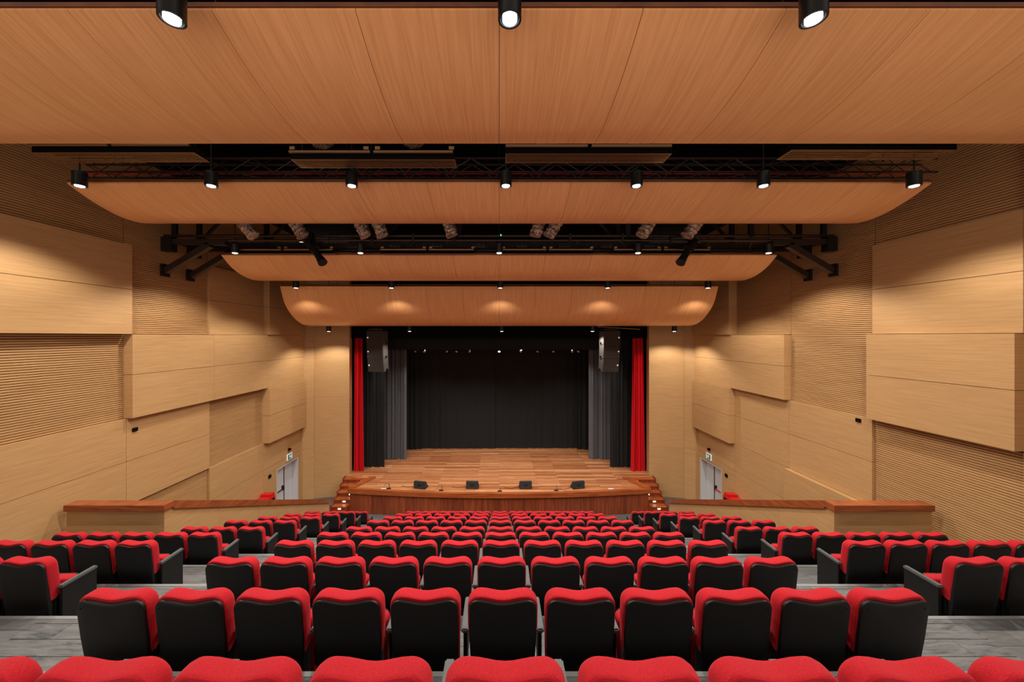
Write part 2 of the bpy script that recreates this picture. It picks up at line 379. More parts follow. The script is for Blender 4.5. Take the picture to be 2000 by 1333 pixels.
# ------------------------------------------------------------------ stage
ZS = E-6.55
ST = thing('stage', 'raised plank-floored stage with bowed cherry-coloured wooden front', 'stage')
def front(x): return 15.12+.48*(x/6.5)**2
NP = 40; edge = [(x, front(x)) for x in [-6.5+13*i/NP for i in range(NP+1)]]
bm = bmesh.new(); pts = edge+[(5.95, 16.75), (7.12, 16.95), (7.12, 22.35), (-7.12, 22.35), (-7.12, 16.95), (-5.95, 16.75)]
prism(bm, pts, ZS-.06, ZS); obj('deck', bm, 'deck', ST)
bm = bmesh.new()
for i in range(NP):
    (xa, ya), (xb, yb) = edge[i], edge[i+1]
    prism(bm, [(xa, ya-.03), (xb, yb-.03), (xb, yb+.14), (xa, ya+.14)], ZS-.19, ZS+.003)
obj('nosing', bm, 'nosing', ST, smooth=False)
NF = 26
for i in range(NF):
    xa = -6.44+12.88*i/NF+.003; xb = -6.44+12.88*(i+1)/NF-.003
    bm = bmesh.new(); prism(bm, [(xa, front(xa)+.06), (xb, front(xb)+.06), (xb, front(xb)+.1), (xa, front(xa)+.1)], 0, ZS-.19); obj('panel', bm, 'cherry', ST)
bm = bmesh.new()
for s in (-1, 1): prism(bm, [(s*6.44, 15.68), (s*6.40, 15.68), (s*5.9, 16.7), (s*5.94, 16.7)], 0, ZS-.06)
obj('side_panel', bm, 'cherry', ST)
for s in (-1, 1):
    bm = bmesh.new(); prism(bm, [(s*6.5, 15.6), (s*6.2, 15.62), (s*5.68, 16.75), (s*5.98, 16.75)], ZS, ZS+.07); obj('curb', bm, 'nosing', ST, bevel=.004)
for side, s in (('left', -1), ('right', 1)):
    T = thing('stage_stairs', 'wooden stairs with small riser lights climbing to the '+side+' corner of the stage', 'stairs', (s*6.8, 15.2, 0))
    n = 6
    for k in range(n):
        y0 = 15.14+k*.30-15.2; y1 = 16.96-15.2; z0 = 0; z1 = ZS*(k+1)/n-.001
        def inner(y): return (6.5 if y < 15.6 else 6.5-(y-15.6)*.5)+.008
        yy0 = y0+15.2; o0 = 7.12
        ya, yb = yy0, yy0+.31
        X = lambda v: s*(v-6.8)
        bm = bmesh.new(); prism(bm, [(X(o0), ya-15.2), (X(inner(ya)), ya-15.2), (X(inner(yb)), yb-15.2), (X(o0), yb-15.2)], 0, z1-.03)
        st = obj('step', bm, 'cherry', T)
        bm = bmesh.new(); prism(bm, [(X(o0), ya-.03-15.2), (X(inner(ya)), ya-.03-15.2), (X(inner(yb)), yb-15.2), (X(o0), yb-15.2)], z1-.03, z1)
        obj('tread', bm, 'nosing', T)
        lx = inner(ya)+.22; x0, x1 = sorted((X(lx), X(lx+.12))); pbox('step_light', 'step_lamp', st, x0, x1, ya-15.2-.008, ya-15.2, z1-.115, z1-.065)
    bm = bmesh.new()
    for k in range(n):
        y0 = 15.12+k*.30-15.2; z1 = ZS*(k+1)/n
        x0, x1 = sorted((s*(7.13-6.8), s*(7.17-6.8))); box(bm, x0, x1, y0, y0+.30, 0, z1+.06)
    obj('string', bm, 'cherry', T)

# ------------------------------------------------------------------ curtains
def curtain(name, mat, label, x0, x1, y, z0, z1, amp, folds, cat='curtain', yskew=0, top_in=0, group=None, flare=0):
    bm = bmesh.new(); nx = max(24, folds*8); nz = 10; F = []; B = []
    ph = [random.uniform(-.6,.6) for _ in range(folds+2)]
    for j in range(nz+1):
        t = j/nz; z = z0+(z1-z0)*t; f = []; b = []
        for i in range(nx+1):
            u = i/nx; c = (x0+x1)/2; ud = u+.035*math.sin(2*PI*u*2.7+ph[0]*4)+.012*math.sin(2*PI*u*7.3+ph[1]*4)
            x = x0+(x1-x0)*u; x = c+(x-c)*(1-top_in*t)+flare*(1-t)**2*(x-c)
            a = amp*(1-.35*t); k = max(0, min(folds, ud*folds)); p = ph[int(k)]*(.4+.6*(1-t))
            yy = y+yskew*u+a*math.sin(2*PI*k+p)+a*.35*math.sin(2*PI*k*2.3+p*2)
            f.append(bm.verts.new((x, yy, z))); b.append(bm.verts.new((x, yy+.012, z)))
        F.append(f); B.append(b)
    for j in range(nz):
        for i in range(nx):
            bm.faces.new((F[j][i], F[j][i+1], F[j+1][i+1], F[j+1][i])); bm.faces.new((B[j][i+1], B[j][i], B[j+1][i], B[j+1][i+1]))
        for i in (0, nx): bm.faces.new((F[j][i], F[j+1][i], B[j+1][i], B[j][i]))
    for j in (0, nz):
        for i in range(nx): bm.faces.new((F[j][i], F[j][i+1], B[j][i+1], B[j][i]))
    o = obj(name, bm, mat, smooth=True); tag(o, label, cat, group); return o
zc = ZS+.012
curtain('house_curtain', 'red_curtain', 'red velvet house curtain gathered at the left side of the stage opening', -7.08, -6.56, 17.62, zc, E+.45, .07, 5, top_in=.3)
curtain('house_curtain', 'red_curtain', 'red velvet house curtain gathered at the right side of the stage opening', 6.40, 7.05, 17.62, zc, E+.45, .07, 5, top_in=.3)
curtain('leg_curtain', 'black_cloth', 'near black masking curtain beside the left red curtain, under the left speaker array', -6.95, -5.72, 18.15, zc, E+.5, .05, 6)
curtain('leg_curtain', 'black_cloth', 'near black masking curtain beside the right red curtain, under the right speaker array', 5.55, 6.85, 18.15, zc, E+.5, .05, 6)
curtain('leg_curtain', 'lit_leg_cloth', 'masking curtain coloured grey as if light-struck, on the left, left of the backdrop', -6.1, -4.93, 19.35, zc, E-.55, .07, 5)
curtain('leg_curtain', 'lit_leg_cloth', 'masking curtain coloured grey as if light-struck, on the right, right of the backdrop', 4.78, 5.95, 19.35, zc, E-.55, .07, 5)
curtain('backdrop_curtain', 'black_cloth', 'left half of the black backdrop curtain at the rear of the stage', -5.6, -.25, 21.15, zc, E-.2, .03, 9)
curtain('backdrop_curtain', 'black_cloth', 'right half of the black backdrop curtain at the rear of the stage', -.35, 5.6, 21.22, zc, E-.2, .03, 10)
curtain('leg_curtain', 'black_cloth', 'dark narrow curtain at the far left, in front of the backdrop edge', -5.75, -4.5, 20.85, zc, E-.2, .05, 5, yskew=.2)
curtain('leg_curtain', 'black_cloth', 'dark narrow curtain at the far right, in front of the backdrop edge', 4.5, 5.75, 21.05, zc, E-.2, .05, 5, yskew=-.2)
curtain('border_curtain', 'black_cloth', 'black border curtain across the top of the stage opening', -7.1, 7.1, 18.5, E-.69, E+1.2, .015, 20)
curtain('border_curtain', 'black_cloth', 'second black border curtain, just above the backdrop', -6.6, 6.6, 20.2, E-.95, E+1.0, .015, 18)

# ------------------------------------------------------------------ theatre seats
def outline(hw_t, hw_b, z0, z1, r, dip, n=8):
    pts = []
    m = 5
    for i in range(m+1):                               # right side going up, slightly waisted
        t = i/m; z = z0+(z1-r-z0)*t
        pts.append((hw_b+(hw_t-hw_b)*min(1, t*1.6), z))
    for i in range(1, n):
        a = PI/2*i/n; pts.append((hw_t-r+r*math.cos(a), z1-r+r*math.sin(a)))
    m = 8
    for i in range(m+1):
        u = 1-2*i/m; x = (hw_t-r)*u; pts.append((x, z1-dip*(.5+.5*math.cos(PI*u))))
    left = [(-x, z) for x, z in reversed(pts[:5+n])]
    return pts+left
def loft(bm, layers, capz):
    R = [[bm.verts.new(p) for p in L] for L in layers]; n = len(R[0])
    for a, b in zip(R[:-1], R[1:]):
        for i in range(n): bm.faces.new((a[i], a[(i+1)%n], b[(i+1)%n], b[i]))
    for ring, c in ((R[0], capz[0]), (R[-1], capz[1])):
        v = bm.verts.new(c)
        for i in range(n): bm.faces.new((ring[i], ring[(i+1)%n], v))
def lean(z): return .055-(z-.42)*.11
def layer(out, y, s_, cz=.7, bulge=0):
    L = []
    for x, z in out:
        xx = x*s_ if s_ != 1 else x; zz = cz+(z-cz)*(1-(1-s_)*.7)
        L.append((xx, y+lean(zz), zz))
    return L
def build_chair():
    R = empty('theatre_seat')
    o = outline(.248, .234, .50, .94, .085, .024)
    fr = [(x, z+ (0.0 if z > .6 else .0)) for x, z in o]
    # cushion (front face bulges; its underside rises towards the front)
    def lay(y, s_, up=0):
        L = []
        for x, z in o:
            k = max(0, (.62-z)/.12)
            zz = .72+(z-.72)*(1-(1-s_)*.75)+k*up
            L.append((x*s_, y+lean(zz), zz))
        return L
    bm = bmesh.new()
    loft(bm, [lay(.0,.955), lay(.006,.985), lay(.02,1.0), lay(.055,1.0,.01), lay(.078,.995,.02), lay(.098,.965,.03), lay(.108,.90,.035), lay(.113,.7,.04)], ((0, lean(.72), .72), (0, .113+lean(.72), .74)))
    cu = obj('backrest', bm, 'red', R, smooth=True)
    # moulded back shell
    o2 = outline(.238, .222, .31, .917, .065, .026)
    def lay2(y, s_):
        return [(x*s_, y+lean(.62+(z-.62)*(1-(1-s_)*.5)), .62+(z-.62)*(1-(1-s_)*.5)) for x, z in o2]
    bm = bmesh.new()
    L = [lay2(.012,1.0), lay2(-.006,1.0), lay2(-.016,.985), lay2(-.021,.94), lay2(-.024,.75), lay2(-.026,.4)]
    loft(bm, L, ((0, .02+lean(.62), .62), (0, -.027+lean(.62), .62)))
    sh_ = obj('back_shell', bm, 'shell', R, smooth=True)
    bm = bmesh.new()                                   # moulded smile-shaped rib low on the shell
    pr = None
    for i in range(13):
        u = -1+2*i/12; x = .15*u; z = .385+.012*u*u; y = -.0265+lean(z)+.008*u*u
        if pr: bar(bm, pr, (x, y, z), .0022, 5)
        pr = (x, y, z)
    obj('shell_rib', bm, 'shell', sh_, smooth=True)
    bm = bmesh.new()
    for sx in (-1, 1):
        for z in (.86, .45): bar(bm, (sx*.20, -.018+lean(z), z), (sx*.20, -.026+lean(z), z), .005, 8)
    obj('screw', bm, 'shell_trim', sh_, kind='stuff')
    # side bracket below the cushion
    bm = bmesh.new()
    for sx in (-1, 1):
        for k, y in enumerate((.015, .055, .095)): box(bm, *sorted((sx*.195, sx*(.226-.004*k))), y+.03, y+.058, .28, .52+.01*k)
    box(bm, -.2, .2, .03, .12, .28, .50)
    obj('lower_bracket', bm, 'shell_trim', R)
    # tipped-up seat
    o3 = outline(.222, .222, .20, .612, .05, .004)
    def lay3(y, s_): return [(x*s_, y+(z-.2)*.10, .43+(z-.43)*(1-(1-s_)*.5)) for x, z in o3]
    bm = bmesh.new(); loft(bm, [lay3(.175,.8), lay3(.185,.95), lay3(.2,1), lay3(.255,1), lay3(.275,.97)], ((0,.19,.43), (0,.30,.43)))
    se = obj('seat', bm, 'red', R, smooth=True)
    bm = bmesh.new(); loft(bm, [lay3(.277,.97), lay3(.295,.93), lay3(.30,.8)], ((0,.28,.43), (0,.33,.43))); obj('seat_pan', bm, 'shell', se, smooth=True)
    return R
def arm_parts(R, x, end=False):
    bm = bmesh.new(); box(bm, x-.026, x+.026, .09, .43, .600, .632); obj('armrest', bm, 'arm', R, bevel=.008)
    bm = bmesh.new()
    if end: box(bm, x-.016, x+.016, .10, .425, .0, .60)
    else:
        box(bm, x-.014, x+.014, .13, .40, .34, .60); box(bm, x-.014, x+.014, .15, .25, 0, .34)
        box(bm, x-.02, x+.02, .08, .32, 0, .02)
    obj('end_panel' if end else 'stand', bm, 'shell_trim', R, bevel=.003)
chair = build_chair()
donor = empty('donor')
arm_parts(donor, 0, False); arm_parts(donor, 0, True)
arm_mid = [c for c in donor.children if c.name.startswith('armrest')][0]; mid_stand = [c for c in donor.children if c.name.startswith('stand')][0]; end_panel = [c for c in donor.children if c.name.startswith('end_panel')][0]
used = False
def add_piece(src, parent, x, name):
    c = src.copy(); c.name = name; C.objects.link(c); c.parent = parent; c.location = (x, 0, 0); return c
def place(x, y, z, rz, label, group, arms):
    global used
    r = copy_tree(chair); r.location = (x, y-.05, z); r.rotation_euler = (0, 0, rz)
    tag(r, label, 'seat', group)
    for sx, kind in arms:
        add_piece(arm_mid, r, sx*.275, 'armrest'); add_piece(end_panel if kind == 'end' else mid_stand, r, sx*.275, 'end_panel' if kind == 'end' else 'stand')
    return r
def rowname(n):
    if n == 1: return 'nearest row'
    if n == 12: return 'stage-side row'
    return ORD[n-1]+' row'
for n in range(1, 13):
    ks = range(-4, 5) if n == 1 else range(-5, 6)
    for i, k in enumerate(ks):
        if k == 0: pos = 'middle'
        elif k < 0: pos = ('leftmost' if k == ks[0] else ORD[i]+' from left,')
        else: pos = ('rightmost' if k == ks[-1] else ORD[len(ks)-1-i]+' from right,')
        arms = [(-1, 'end' if k == -5 else 'mid')]
        if k == ks[-1]: arms.append((1, 'end' if k == 5 else 'mid'))
        place(.025+k*.55, ROW(n), FL[n], 0, 'red and black theatre seat, %s %s of the centre block' % (pos, rowname(n)), 'centre block theatre seats', arms)
SIDE = {3:(2,2), 4:(4,5), 5:(5,5), 6:(3,3), 7:(3,3), 8:(3,3), 9:(3,3), 10:(3,3), 11:(3,3)}
for n, (nl, nr) in SIDE.items():
    sn = ORD[n-3]
    for s, cnt, side in ((-1, nl, 'left'), (1, nr, 'right')):
        for k in range(cnt):
            x = s*(4.82+.55*k)+(.025 if s > 0 else 0)
            arms = [(-s, 'end' if k == 0 else 'mid')]
            if k == cnt-1 and n > 4: arms.append((s, 'mid'))
            pos = 'aisle-end' if k == 0 else ORD[k]+' from the aisle,'
            rowt = 'stage-front row' if n == 11 else ('nearest row' if n == 3 else sn+' row')
            place(x, ROW(n), FL[n], 0, 'red theatre seat, %s %s of the %s side block' % (pos, rowt, side), side+' side block theatre seats', arms)
for o in list(donor.children): bpy.data.objects.remove(o)
bpy.data.objects.remove(donor)
def kill(o):
    for c in list(o.children): kill(c)
    bpy.data.objects.remove(o)
kill(chair)

# ------------------------------------------------------------------ downlights
def downlight(x, y, z, label, group, r=.1, h=.24, power=LAMP_W):
    T = thing('downlight', label, 'ceiling light', (x, y, E+z), group=group)
    bm = bmesh.new(); n = 24
    ang = [2*PI*i/n for i in range(n)]
    prof = [(0, h), (r, h), (r, 0), (r*.82, 0), (r*.82, .035), (0, .035)]
    rings = [[bm.verts.new((rr*math.cos(a), rr*math.sin(a), zz)) for a in ang] if rr > 0 else None for rr, zz in prof]
    for a, b in zip(rings[1:-1], rings[2:-1]):
        for i in range(n): bm.faces.new((a[i], a[(i+1)%n], b[(i+1)%n], b[i]))
    bm.faces.new(rings[1]); bm.faces.new(rings[4])
    obj('housing', bm, 'lamp_body', T, smooth=True)
    bm = bmesh.new(); bar(bm, (0,0,-.006), (0,0,.03), r*.62, 20); obj('lens', bm, 'lens', T)
    bm = bmesh.new(); bar(bm, (0,0,h), (0,0,4.6-z), .012, 6); obj('hanger_rod', bm, 'black', T)
    ld = bpy.data.lights.new('downlight_lamp', 'SPOT'); ld.energy = power; ld.color = LAMP_COL; ld.spot_size = math.radians(134); ld.spot_blend = .42; ld.shadow_soft_size = .05
    lo = bpy.data.objects.new('bulb', ld); C.objects.link(lo); lo.parent = T; lo.location = (0,0,-.05)
ROWS = [
 (3.1, 2.70, [-2.79, .09, 2.68], 'under nearest ceiling reflector edge'),
 (6.3, 2.60, [-7.27, -4.99, -2.555, .115, 2.38, 4.58, 7.19], 'by the near truss'),
 (9.85, 2.25, [-7.16, -3.76, 0, 3.76, 7.30], 'by the third ceiling reflector edge'),
 (12.5, 1.655, [-6.99, -3.71, .04, 3.73, 7.18], 'by the farthest ceiling reflector edge'),
 (15.9, .21, [-7.457, -3.92, .112, 4.08, 7.66], 'below the farthest ceiling reflector, before stage')]
for y, z, xs, where in ROWS:
    for i, x in enumerate(xs):
        m = len(xs)//2
        pos = 'middle' if i == m else ('leftmost' if i == 0 else 'rightmost' if i == len(xs)-1 else (ORD[i]+' from left' if i < m else ORD[len(xs)-1-i]+' from right'))
        downlight(x, y, z, 'black cylinder downlight, %s, %s' % (pos, where), 'black cylinder downlights', h=.24 if y < 15 else .34, power=LAMP_W*(1.1 if abs(x) > 7 else .95)*(.6 if y > 15 else .62 if y < 4 else .65 if 12 < y < 14 else 1))

# ------------------------------------------------------------------ slot diffusers, foil hoses
def hose(a, b, r, label, grp, sag=.12):
    bm = bmesh.new(); a = Vector(a); b = Vector(b); nseg = 26; n = 16; rings = []
    d = (b-a); side = Vector((0,1,0))
    for i in range(nseg+1):
        t = i/nseg; p = a+d*t+Vector((math.sin(t*PI)*sag, 0, 0))
        dd = d.normalized(); u = dd.cross(side).normalized(); w_ = dd.cross(u)
        rr = r*(1+.07*math.sin(i*2.1)+(random.random()-.5)*.14)
        rings.append([bm.verts.new(p+(u*math.cos(q)+w_*math.sin(q))*(rr+(random.random()-.5)*r*.13)) for q in [2*PI*j/n for j in range(n)]])
    for A, B in zip(rings[:-1], rings[1:]):
        for j in range(n): bm.faces.new((A[j], A[(j+1)%n], B[(j+1)%n], B[j]))
    bm.faces.new(rings[0]); bm.faces.new(rings[-1])
    o = obj('flexible_duct', bm, 'foil', smooth=False); tag(o, label, 'duct', grp); return o
def diffuser(xc, y0, z, L, Dp, label, grp, nl=6, rod=None):
    T = thing('slot_diffuser', label, 'air vent', (xc, y0, E+z), group=grp)
    pbox('plenum_box', 'matt_black', T, -L/2+.02, L/2-.02, .012, Dp-.012, .10, .13)
    pbox('side_plate', 'matt_black', T, -L/2, L/2, -.004, .0, .0, .13)
    bm = bmesh.new()
    for a in ((-L/2, L/2, 0, .02), (-L/2, L/2, Dp-.02, Dp), (-L/2, -L/2+.02, .02, Dp-.02), (L/2-.02, L/2, .02, Dp-.02)): box(bm, a[0], a[1], a[2], a[3], 0, .012)
    obj('frame', bm, 'brass', T)
    for k in range(nl-1):
        y = Dp*(k+1)/nl; pbox('slat', 'brass', T, -L/2+.02, L/2-.02, y-.010, y+.010, .0, .006)
    for x0, x1 in ((-L/2, -.03), (.03, L/2-.03)):
        bm = bmesh.new(); bar(bm, (x0, -.035, .10), (x1, -.035, .10), .024, 8); obj('front_pipe', bm, 'brass', T, smooth=True)
    for x in (-L/2+.05, -.09, .09, L/2-.05): pbox('clip', 'brass', T, x-.04, x+.04, -.05, -.01, .13, .18)
    for x in (-L/2+.1, L/2-.1): part('hanger_rod', 'black', T, lambda b: bar(b, (x, Dp/2, .13), (x, Dp/2, rod or 4.6-z), .008, 6))
near = [(-5.89, 5.54, 2.46, 'leftmost'), (-2.0, 5.75, 2.6, 'second from left'), (1.375, 5.57, 2.55, 'third from left'), (5.635, 5.46, 2.47, 'rightmost')]
for x, yd, Ld, p in near: diffuser(x, yd, 2.80, Ld, .31, 'bronze slatted air diffuser, %s of the four hung before the near truss' % p, 'near row slot diffusers')
pos8 = ['first','second','third','fourth','fifth','sixth','seventh','eighth']
for i, (px, dx) in enumerate(((135,-1),(305,-1),(635,-.5),(808,-.1),(1065,.1),(1245,.4),(1650,.8),(1800,1))):
    x = (px-975)*5.75/710
    hose((x, 5.70, E+3.04), (x+dx*1.1, 5.78, E+4.38), .16, 'crinkled foil duct hose, %s from left above the near diffusers' % pos8[i], 'foil hoses over near diffusers')
for i, (p0, p1) in enumerate(((450,650), (742,927), (980,1160), (1200,1390))):
    x0, x1 = [(p-975)*9.9/710 for p in (p0, p1)]
    diffuser((x0+x1)/2, 9.98, 2.27, x1-x0, .22, 'bronze air diffuser, %s, under the catwalk' % ('leftmost of four','second of four from left','third of four from left','rightmost of four')[i], 'catwalk slot diffusers', 4, .23)
for i, (px, dx) in enumerate(((490,-.9),(587,-.7),(712,-.6),(745,-.5),(882,-.4),(1045,.2),(1072,.5),(1255,.5),(1345,.6))):
    x = (px-975)*9.2/710
    hose((x, 9.3, E+2.56), (x+dx*.9, 9.25, E+3.45), .15, 'crinkled foil duct hose, %s from left above the catwalk' % (pos8+['ninth'])[i], 'foil hoses over catwalk', .05)

o = obj('air_duct', (lambda b: (box(b, -8.2, 8.2, 8.95, 9.55, E+3.5, E+3.8), b)[1])(bmesh.new()), 'matt_black'); tag(o, 'matt black air duct trunk above the catwalk, feeding the foil hoses', 'duct')
# ------------------------------------------------------------------ truss
T = thing('lighting_truss', 'long black box truss spanning the hall behind the near diffusers', 'truss', (0, 7.1, E+3.15))
for y in (-.13, .13):
    for z in (0, .26): part('chord', 'brown_metal', T, lambda b: bar(b, (-8.2, y, z), (8.4, y, z), .02, 8), smooth=True)
bm = bmesh.new(); x = -8.1; k = 0
while x < 8.2:
    s_ = 1 if k % 2 else -1
    bar(bm, (x, -.13*s_, 0), (x+.42, .13*s_, 0), .009, 5); bar(bm, (x, -.13, .13-.13*s_), (x+.42, -.13, .13+.13*s_), .009, 5)
    bar(bm, (x, .13, .13-.13*s_), (x+.42, .13, .13+.13*s_), .009, 5); bar(bm, (x, -.13*s_, .26), (x+.42, .13*s_, .26), .009, 5)
    x += .42; k += 1
obj('lacing', bm, 'brown_metal', T, kind='stuff')
for x in (-7.5, -2.5, 2.5, 7.5): part('hanger_rod', 'black', T, lambda b: bar(b, (x, 0, .26), (x, 0, 1.45), .015, 6))
tp = obj('sprinkler_pipe', (lambda b: (bar(b, (-8.6, 7.6, E+3.42), (8.6, 7.6, E+3.42), .035, 10), b)[1])(bmesh.new()), 'red_paint', smooth=True); tag(tp, 'dark red fire pipe running behind the near truss', 'pipe')

# ------------------------------------------------------------------ catwalk
T = thing('lighting_catwalk', 'dark steel lighting catwalk on angled wall brackets across the hall', 'catwalk', (0, 9.75, E+2.55))
for nm, y, z, r in (('rail', 0, .14, .04), ('rail', 0, .02, .035), ('rail', .8, .10, .04), ('rail', .8, -.06, .05)):
    part(nm, 'brown_metal', T, lambda b: bar(b, (-8.97, y, z), (8.97, y, z), r, 10), smooth=True)
for k in range(15):
    x = -8.2+k*1.17; part('cross_bar', 'brown_metal', T, lambda b: beam(b, (x-.25, .0, .0), (x+.25, .8, -.03), .05, .05))
bm = bmesh.new()
for k in range(160): box(bm, -8.8+k*.11, -8.8+k*.11+.012, .05, .75, -.035, -.015)
for k in range(8): box(bm, -8.8, 8.8, .08+k*.09, .09+k*.09, -.04, -.02)
obj('grating', bm, 'black', T, kind='stuff')
for x in (-8.7, -6.75, -3.45, -1.15, 1.15, 3.45, 6.75, 8.7):
    part('hanger_post', 'black', T, lambda b: beam(b, (x, .0, .1), (x, .0, 2.0), .12, .08)); part('hanger_post', 'black', T, lambda b: beam(b, (x, .8, .1), (x, .8, 2.0), .12, .08))
    if abs(x) > 1.2:
        sg = 1 if x < 0 else -1
        part('brace', 'black', T, lambda b: beam(b, (x, .8, .15), (x+sg*.9, .8, 1.1), .07, .07))
for s in (-1, 1):
    for y in (0, .8):
        part('wall_plate', 'black', T, lambda b: box(b, *sorted((s*8.93, s*8.99)), y-.12, y+.12, -.95, -.62))
        part('bracket_strut', 'brown_metal', T, lambda b: beam(b, (s*8.93, y, -.80), (s*7.75, y, -.1), .14, .15))
        part('wall_plate', 'black', T, lambda b: box(b, *sorted((s*8.72, s*8.99)), y-.10, y+.10, -.28, .10))
        part('gusset', 'brown_metal', T, lambda b: beam(b, (s*8.8, y, -.02), (s*7.3, y, -.05), .14, .13))
for k in range(8):
    x = -4.05+k*1.17; bx_ = pbox('outlet_box', 'black', T, x-.16, x+.16, .30, .36, -.10, -.02)
    for j in (-.1, .0, .1): pbox('outlet', 'chrome', bx_, x+j-.012, x+j+.012, .29, .30, -.07, -.05)
pbox('indicator_light', 'green', T, .03, .06, -.05, -.04, .13, .17)
for x in (-5.0, -3.4, -2.3, -1.2, 1.9, 3.3, 4.6): part('pipe_clamp', 'black', T, lambda b: (box(b, x-.03, x+.03, -.05, .05, -.03, .2)))

def profile_spot(x, s, label):
    T = thing('profile_spotlight', label, 'stage light', (x, 9.62, E+2.45), group=None)
    T.rotation_euler = (0, 0, 0)
    rot = Matrix.Rotation(s*math.radians(-14 if s < 0 else -14), 4, 'Z')
    A = Vector((0, 0, -.02)); d = Vector((-s*.50, -.30, -.62)).normalized()
    P = lambda t: A+d*t
    part('lamp_housing', 'black', T, lambda b: bar(b, P(-.16), P(.2), .125, 8), bevel=.01)
    part('barrel', 'black', T, lambda b: bar(b, P(.2), P(.55), .09, 12), smooth=True)
    part('lens_tube', 'black', T, lambda b: bar(b, P(.55), P(.74), .095, 14, .12), smooth=True)
    part('control_knob', 'black', T, lambda b: (bar(b, P(.3), P(.3)+Vector((.14*s,0,.02)), .015, 6), bar(b, P(.42), P(.42)+Vector((.13*s,0,.02)), .015, 6), bar(b, P(.42), P(.42)+Vector((-.12*s,0,-.04)), .012, 6)))
    part('yoke', 'black', T, lambda b: (beam(b, P(.12)+Vector((0,-.13,0)), Vector((0,-.13,.16)), .02, .03), beam(b, P(.12)+Vector((0,.13,0)), Vector((0,.13,.16)), .02, .03), beam(b, (0,-.13,.16), (0,.13,.16), .03, .02)))
    part('clamp', 'black', T, lambda b: box(b, -.03, .03, -.03, .10, .16, .30))
    bm = bmesh.new(); p0 = Vector((0,0,.28))
    for i in range(10):
        t = (i+1)/10; p1 = Vector((s*.12*math.sin(t*PI)*-1, 0, .28)).lerp(P(-.1), t)+Vector((s*-.1*math.sin(t*PI), 0, 0)); bar(bm, p0, p1, .008, 5); p0 = p1
    obj('cable', bm, 'black', T)
profile_spot((607-975)*9.6/710, -1, 'black profile spotlight hanging from the catwalk, left of centre')
profile_spot((1352-975)*9.6/710, 1, 'black profile spotlight hanging from the catwalk, right of centre')

# ------------------------------------------------------------------ line arrays
def line_array(x, s, label):
    T = thing('line_array', label, 'loudspeaker', (x, 15.9, E+.24)); T.rotation_euler = (0,0, s*math.radians(12))
    zt = 0; y = 0
    for k, tilt in enumerate((0, 3, 9)):
        h = .61; a = math.radians(tilt)
        Mx = Matrix.Translation((0, y, zt)) @ Matrix.Rotation(a, 4, 'X')
        bm = bmesh.new(); w0 = .40-.01*k
        prism(bm, [(-w0, 0), (w0, 0), (w0*.8, .55), (-w0*.8, .55)], -h, -.012); bmesh.ops.transform(bm, matrix=Mx, verts=bm.verts[:])
        cb = obj('cabinet', bm, 'spk_side', T, bevel=.006)
        bm = bmesh.new(); box(bm, -w0+.01, w0-.01, -.02, .001, -h+.01, -.02); bmesh.ops.transform(bm, matrix=Mx, verts=bm.verts[:]); obj('grille', bm, 'spk', cb)
        bm = bmesh.new(); bx = s*(w0-.07); box(bm, bx-.028, bx+.028, -.03, -.02, -h/2-.028, -h/2+.028); bmesh.ops.transform(bm, matrix=Mx, verts=bm.verts[:]); obj('badge', bm, 'sign_white', cb)
        bm = bmesh.new(); box(bm, *sorted((-s*(w0*.9-.005), -s*(w0*.9+.03))), .2, .34, -h, -h+.1); bmesh.ops.transform(bm, matrix=Mx, verts=bm.verts[:]); obj('rigging_link', bm, 'chrome', cb)
        v = Mx @ Vector((0, 0, -h)); y, zt = v.y, v.z
    part('rigging_frame', 'brown_metal', T, lambda b: (box(b, -.34, .34, .05, .12, .03, .08), box(b, -.3, .3, .4, .46, .03, .08), box(b, -.04, .04, .1, .42, .02, .12)))
    part('hanging_chain', 'black', T, lambda b: bar(b, (0,.25,.1), (0,.25,4.34), .015, 6))
line_array((732-975)*15.9/710, -1, 'hanging black line array of three speaker cabinets, left of the stage opening')
line_array((1195-975)*15.9/710, 1, 'hanging black line array of three speaker cabinets, right of the stage opening')
b_ = obj('batten', (lambda b: (bar(b, (4.35, 16.1, E+.42), (6.2, 16.0, E+.30), .02, 8), b)[1])(bmesh.new()), 'brass', smooth=True); tag(b_, 'slim wooden-coloured bar sticking out above the right line array', 'bar')

# ------------------------------------------------------------------ stage lights on the batten
bt = thing('lighting_batten', 'black pipe with stage lights above the stage behind the border', 'pipe', (0, 19.0, E-.52))
part('pipe', 'black', bt, lambda b: bar(b, (-5.2,0,0), (5.2,0,0), .025, 8), smooth=True)
for i, (px, tx, ch) in enumerate(((818,-.3,1), (826,.2,1), (866,.4,0), (892,.0,0), (912,.3,0), (975,0,0), (1022,-.3,0), (1055,-.3,0), (1080,0,0), (1124,-.4,1), (1134,-.3,1))):
    x = (px-975)*18.95/710
    T = thing('stage_spotlight', 'small stage spotlight on the batten, %s from left' % (ORD[i]), 'stage light', (x, 18.95, E-.66), group='stage spotlights on the batten')
    part('can', 'chrome' if ch else 'brown_metal', T, lambda b: bar(b, (0,.05,.06), (tx*.5,-.12,-.14), .05, 12, .065), smooth=True)
    part('yoke', 'black', T, lambda b: (box(b, -.075,-.065,.03,.06,.0,.14), box(b, .065,.075,.03,.06,.0,.14), box(b, -.075,.075,.03,.06,.12,.14)))
    part('lens', 'lens' if px == 975 else 'white_frame', T, lambda b: bar(b, (tx*.5,-.12,-.14), (tx*.52,-.125,-.146), .055, 12))

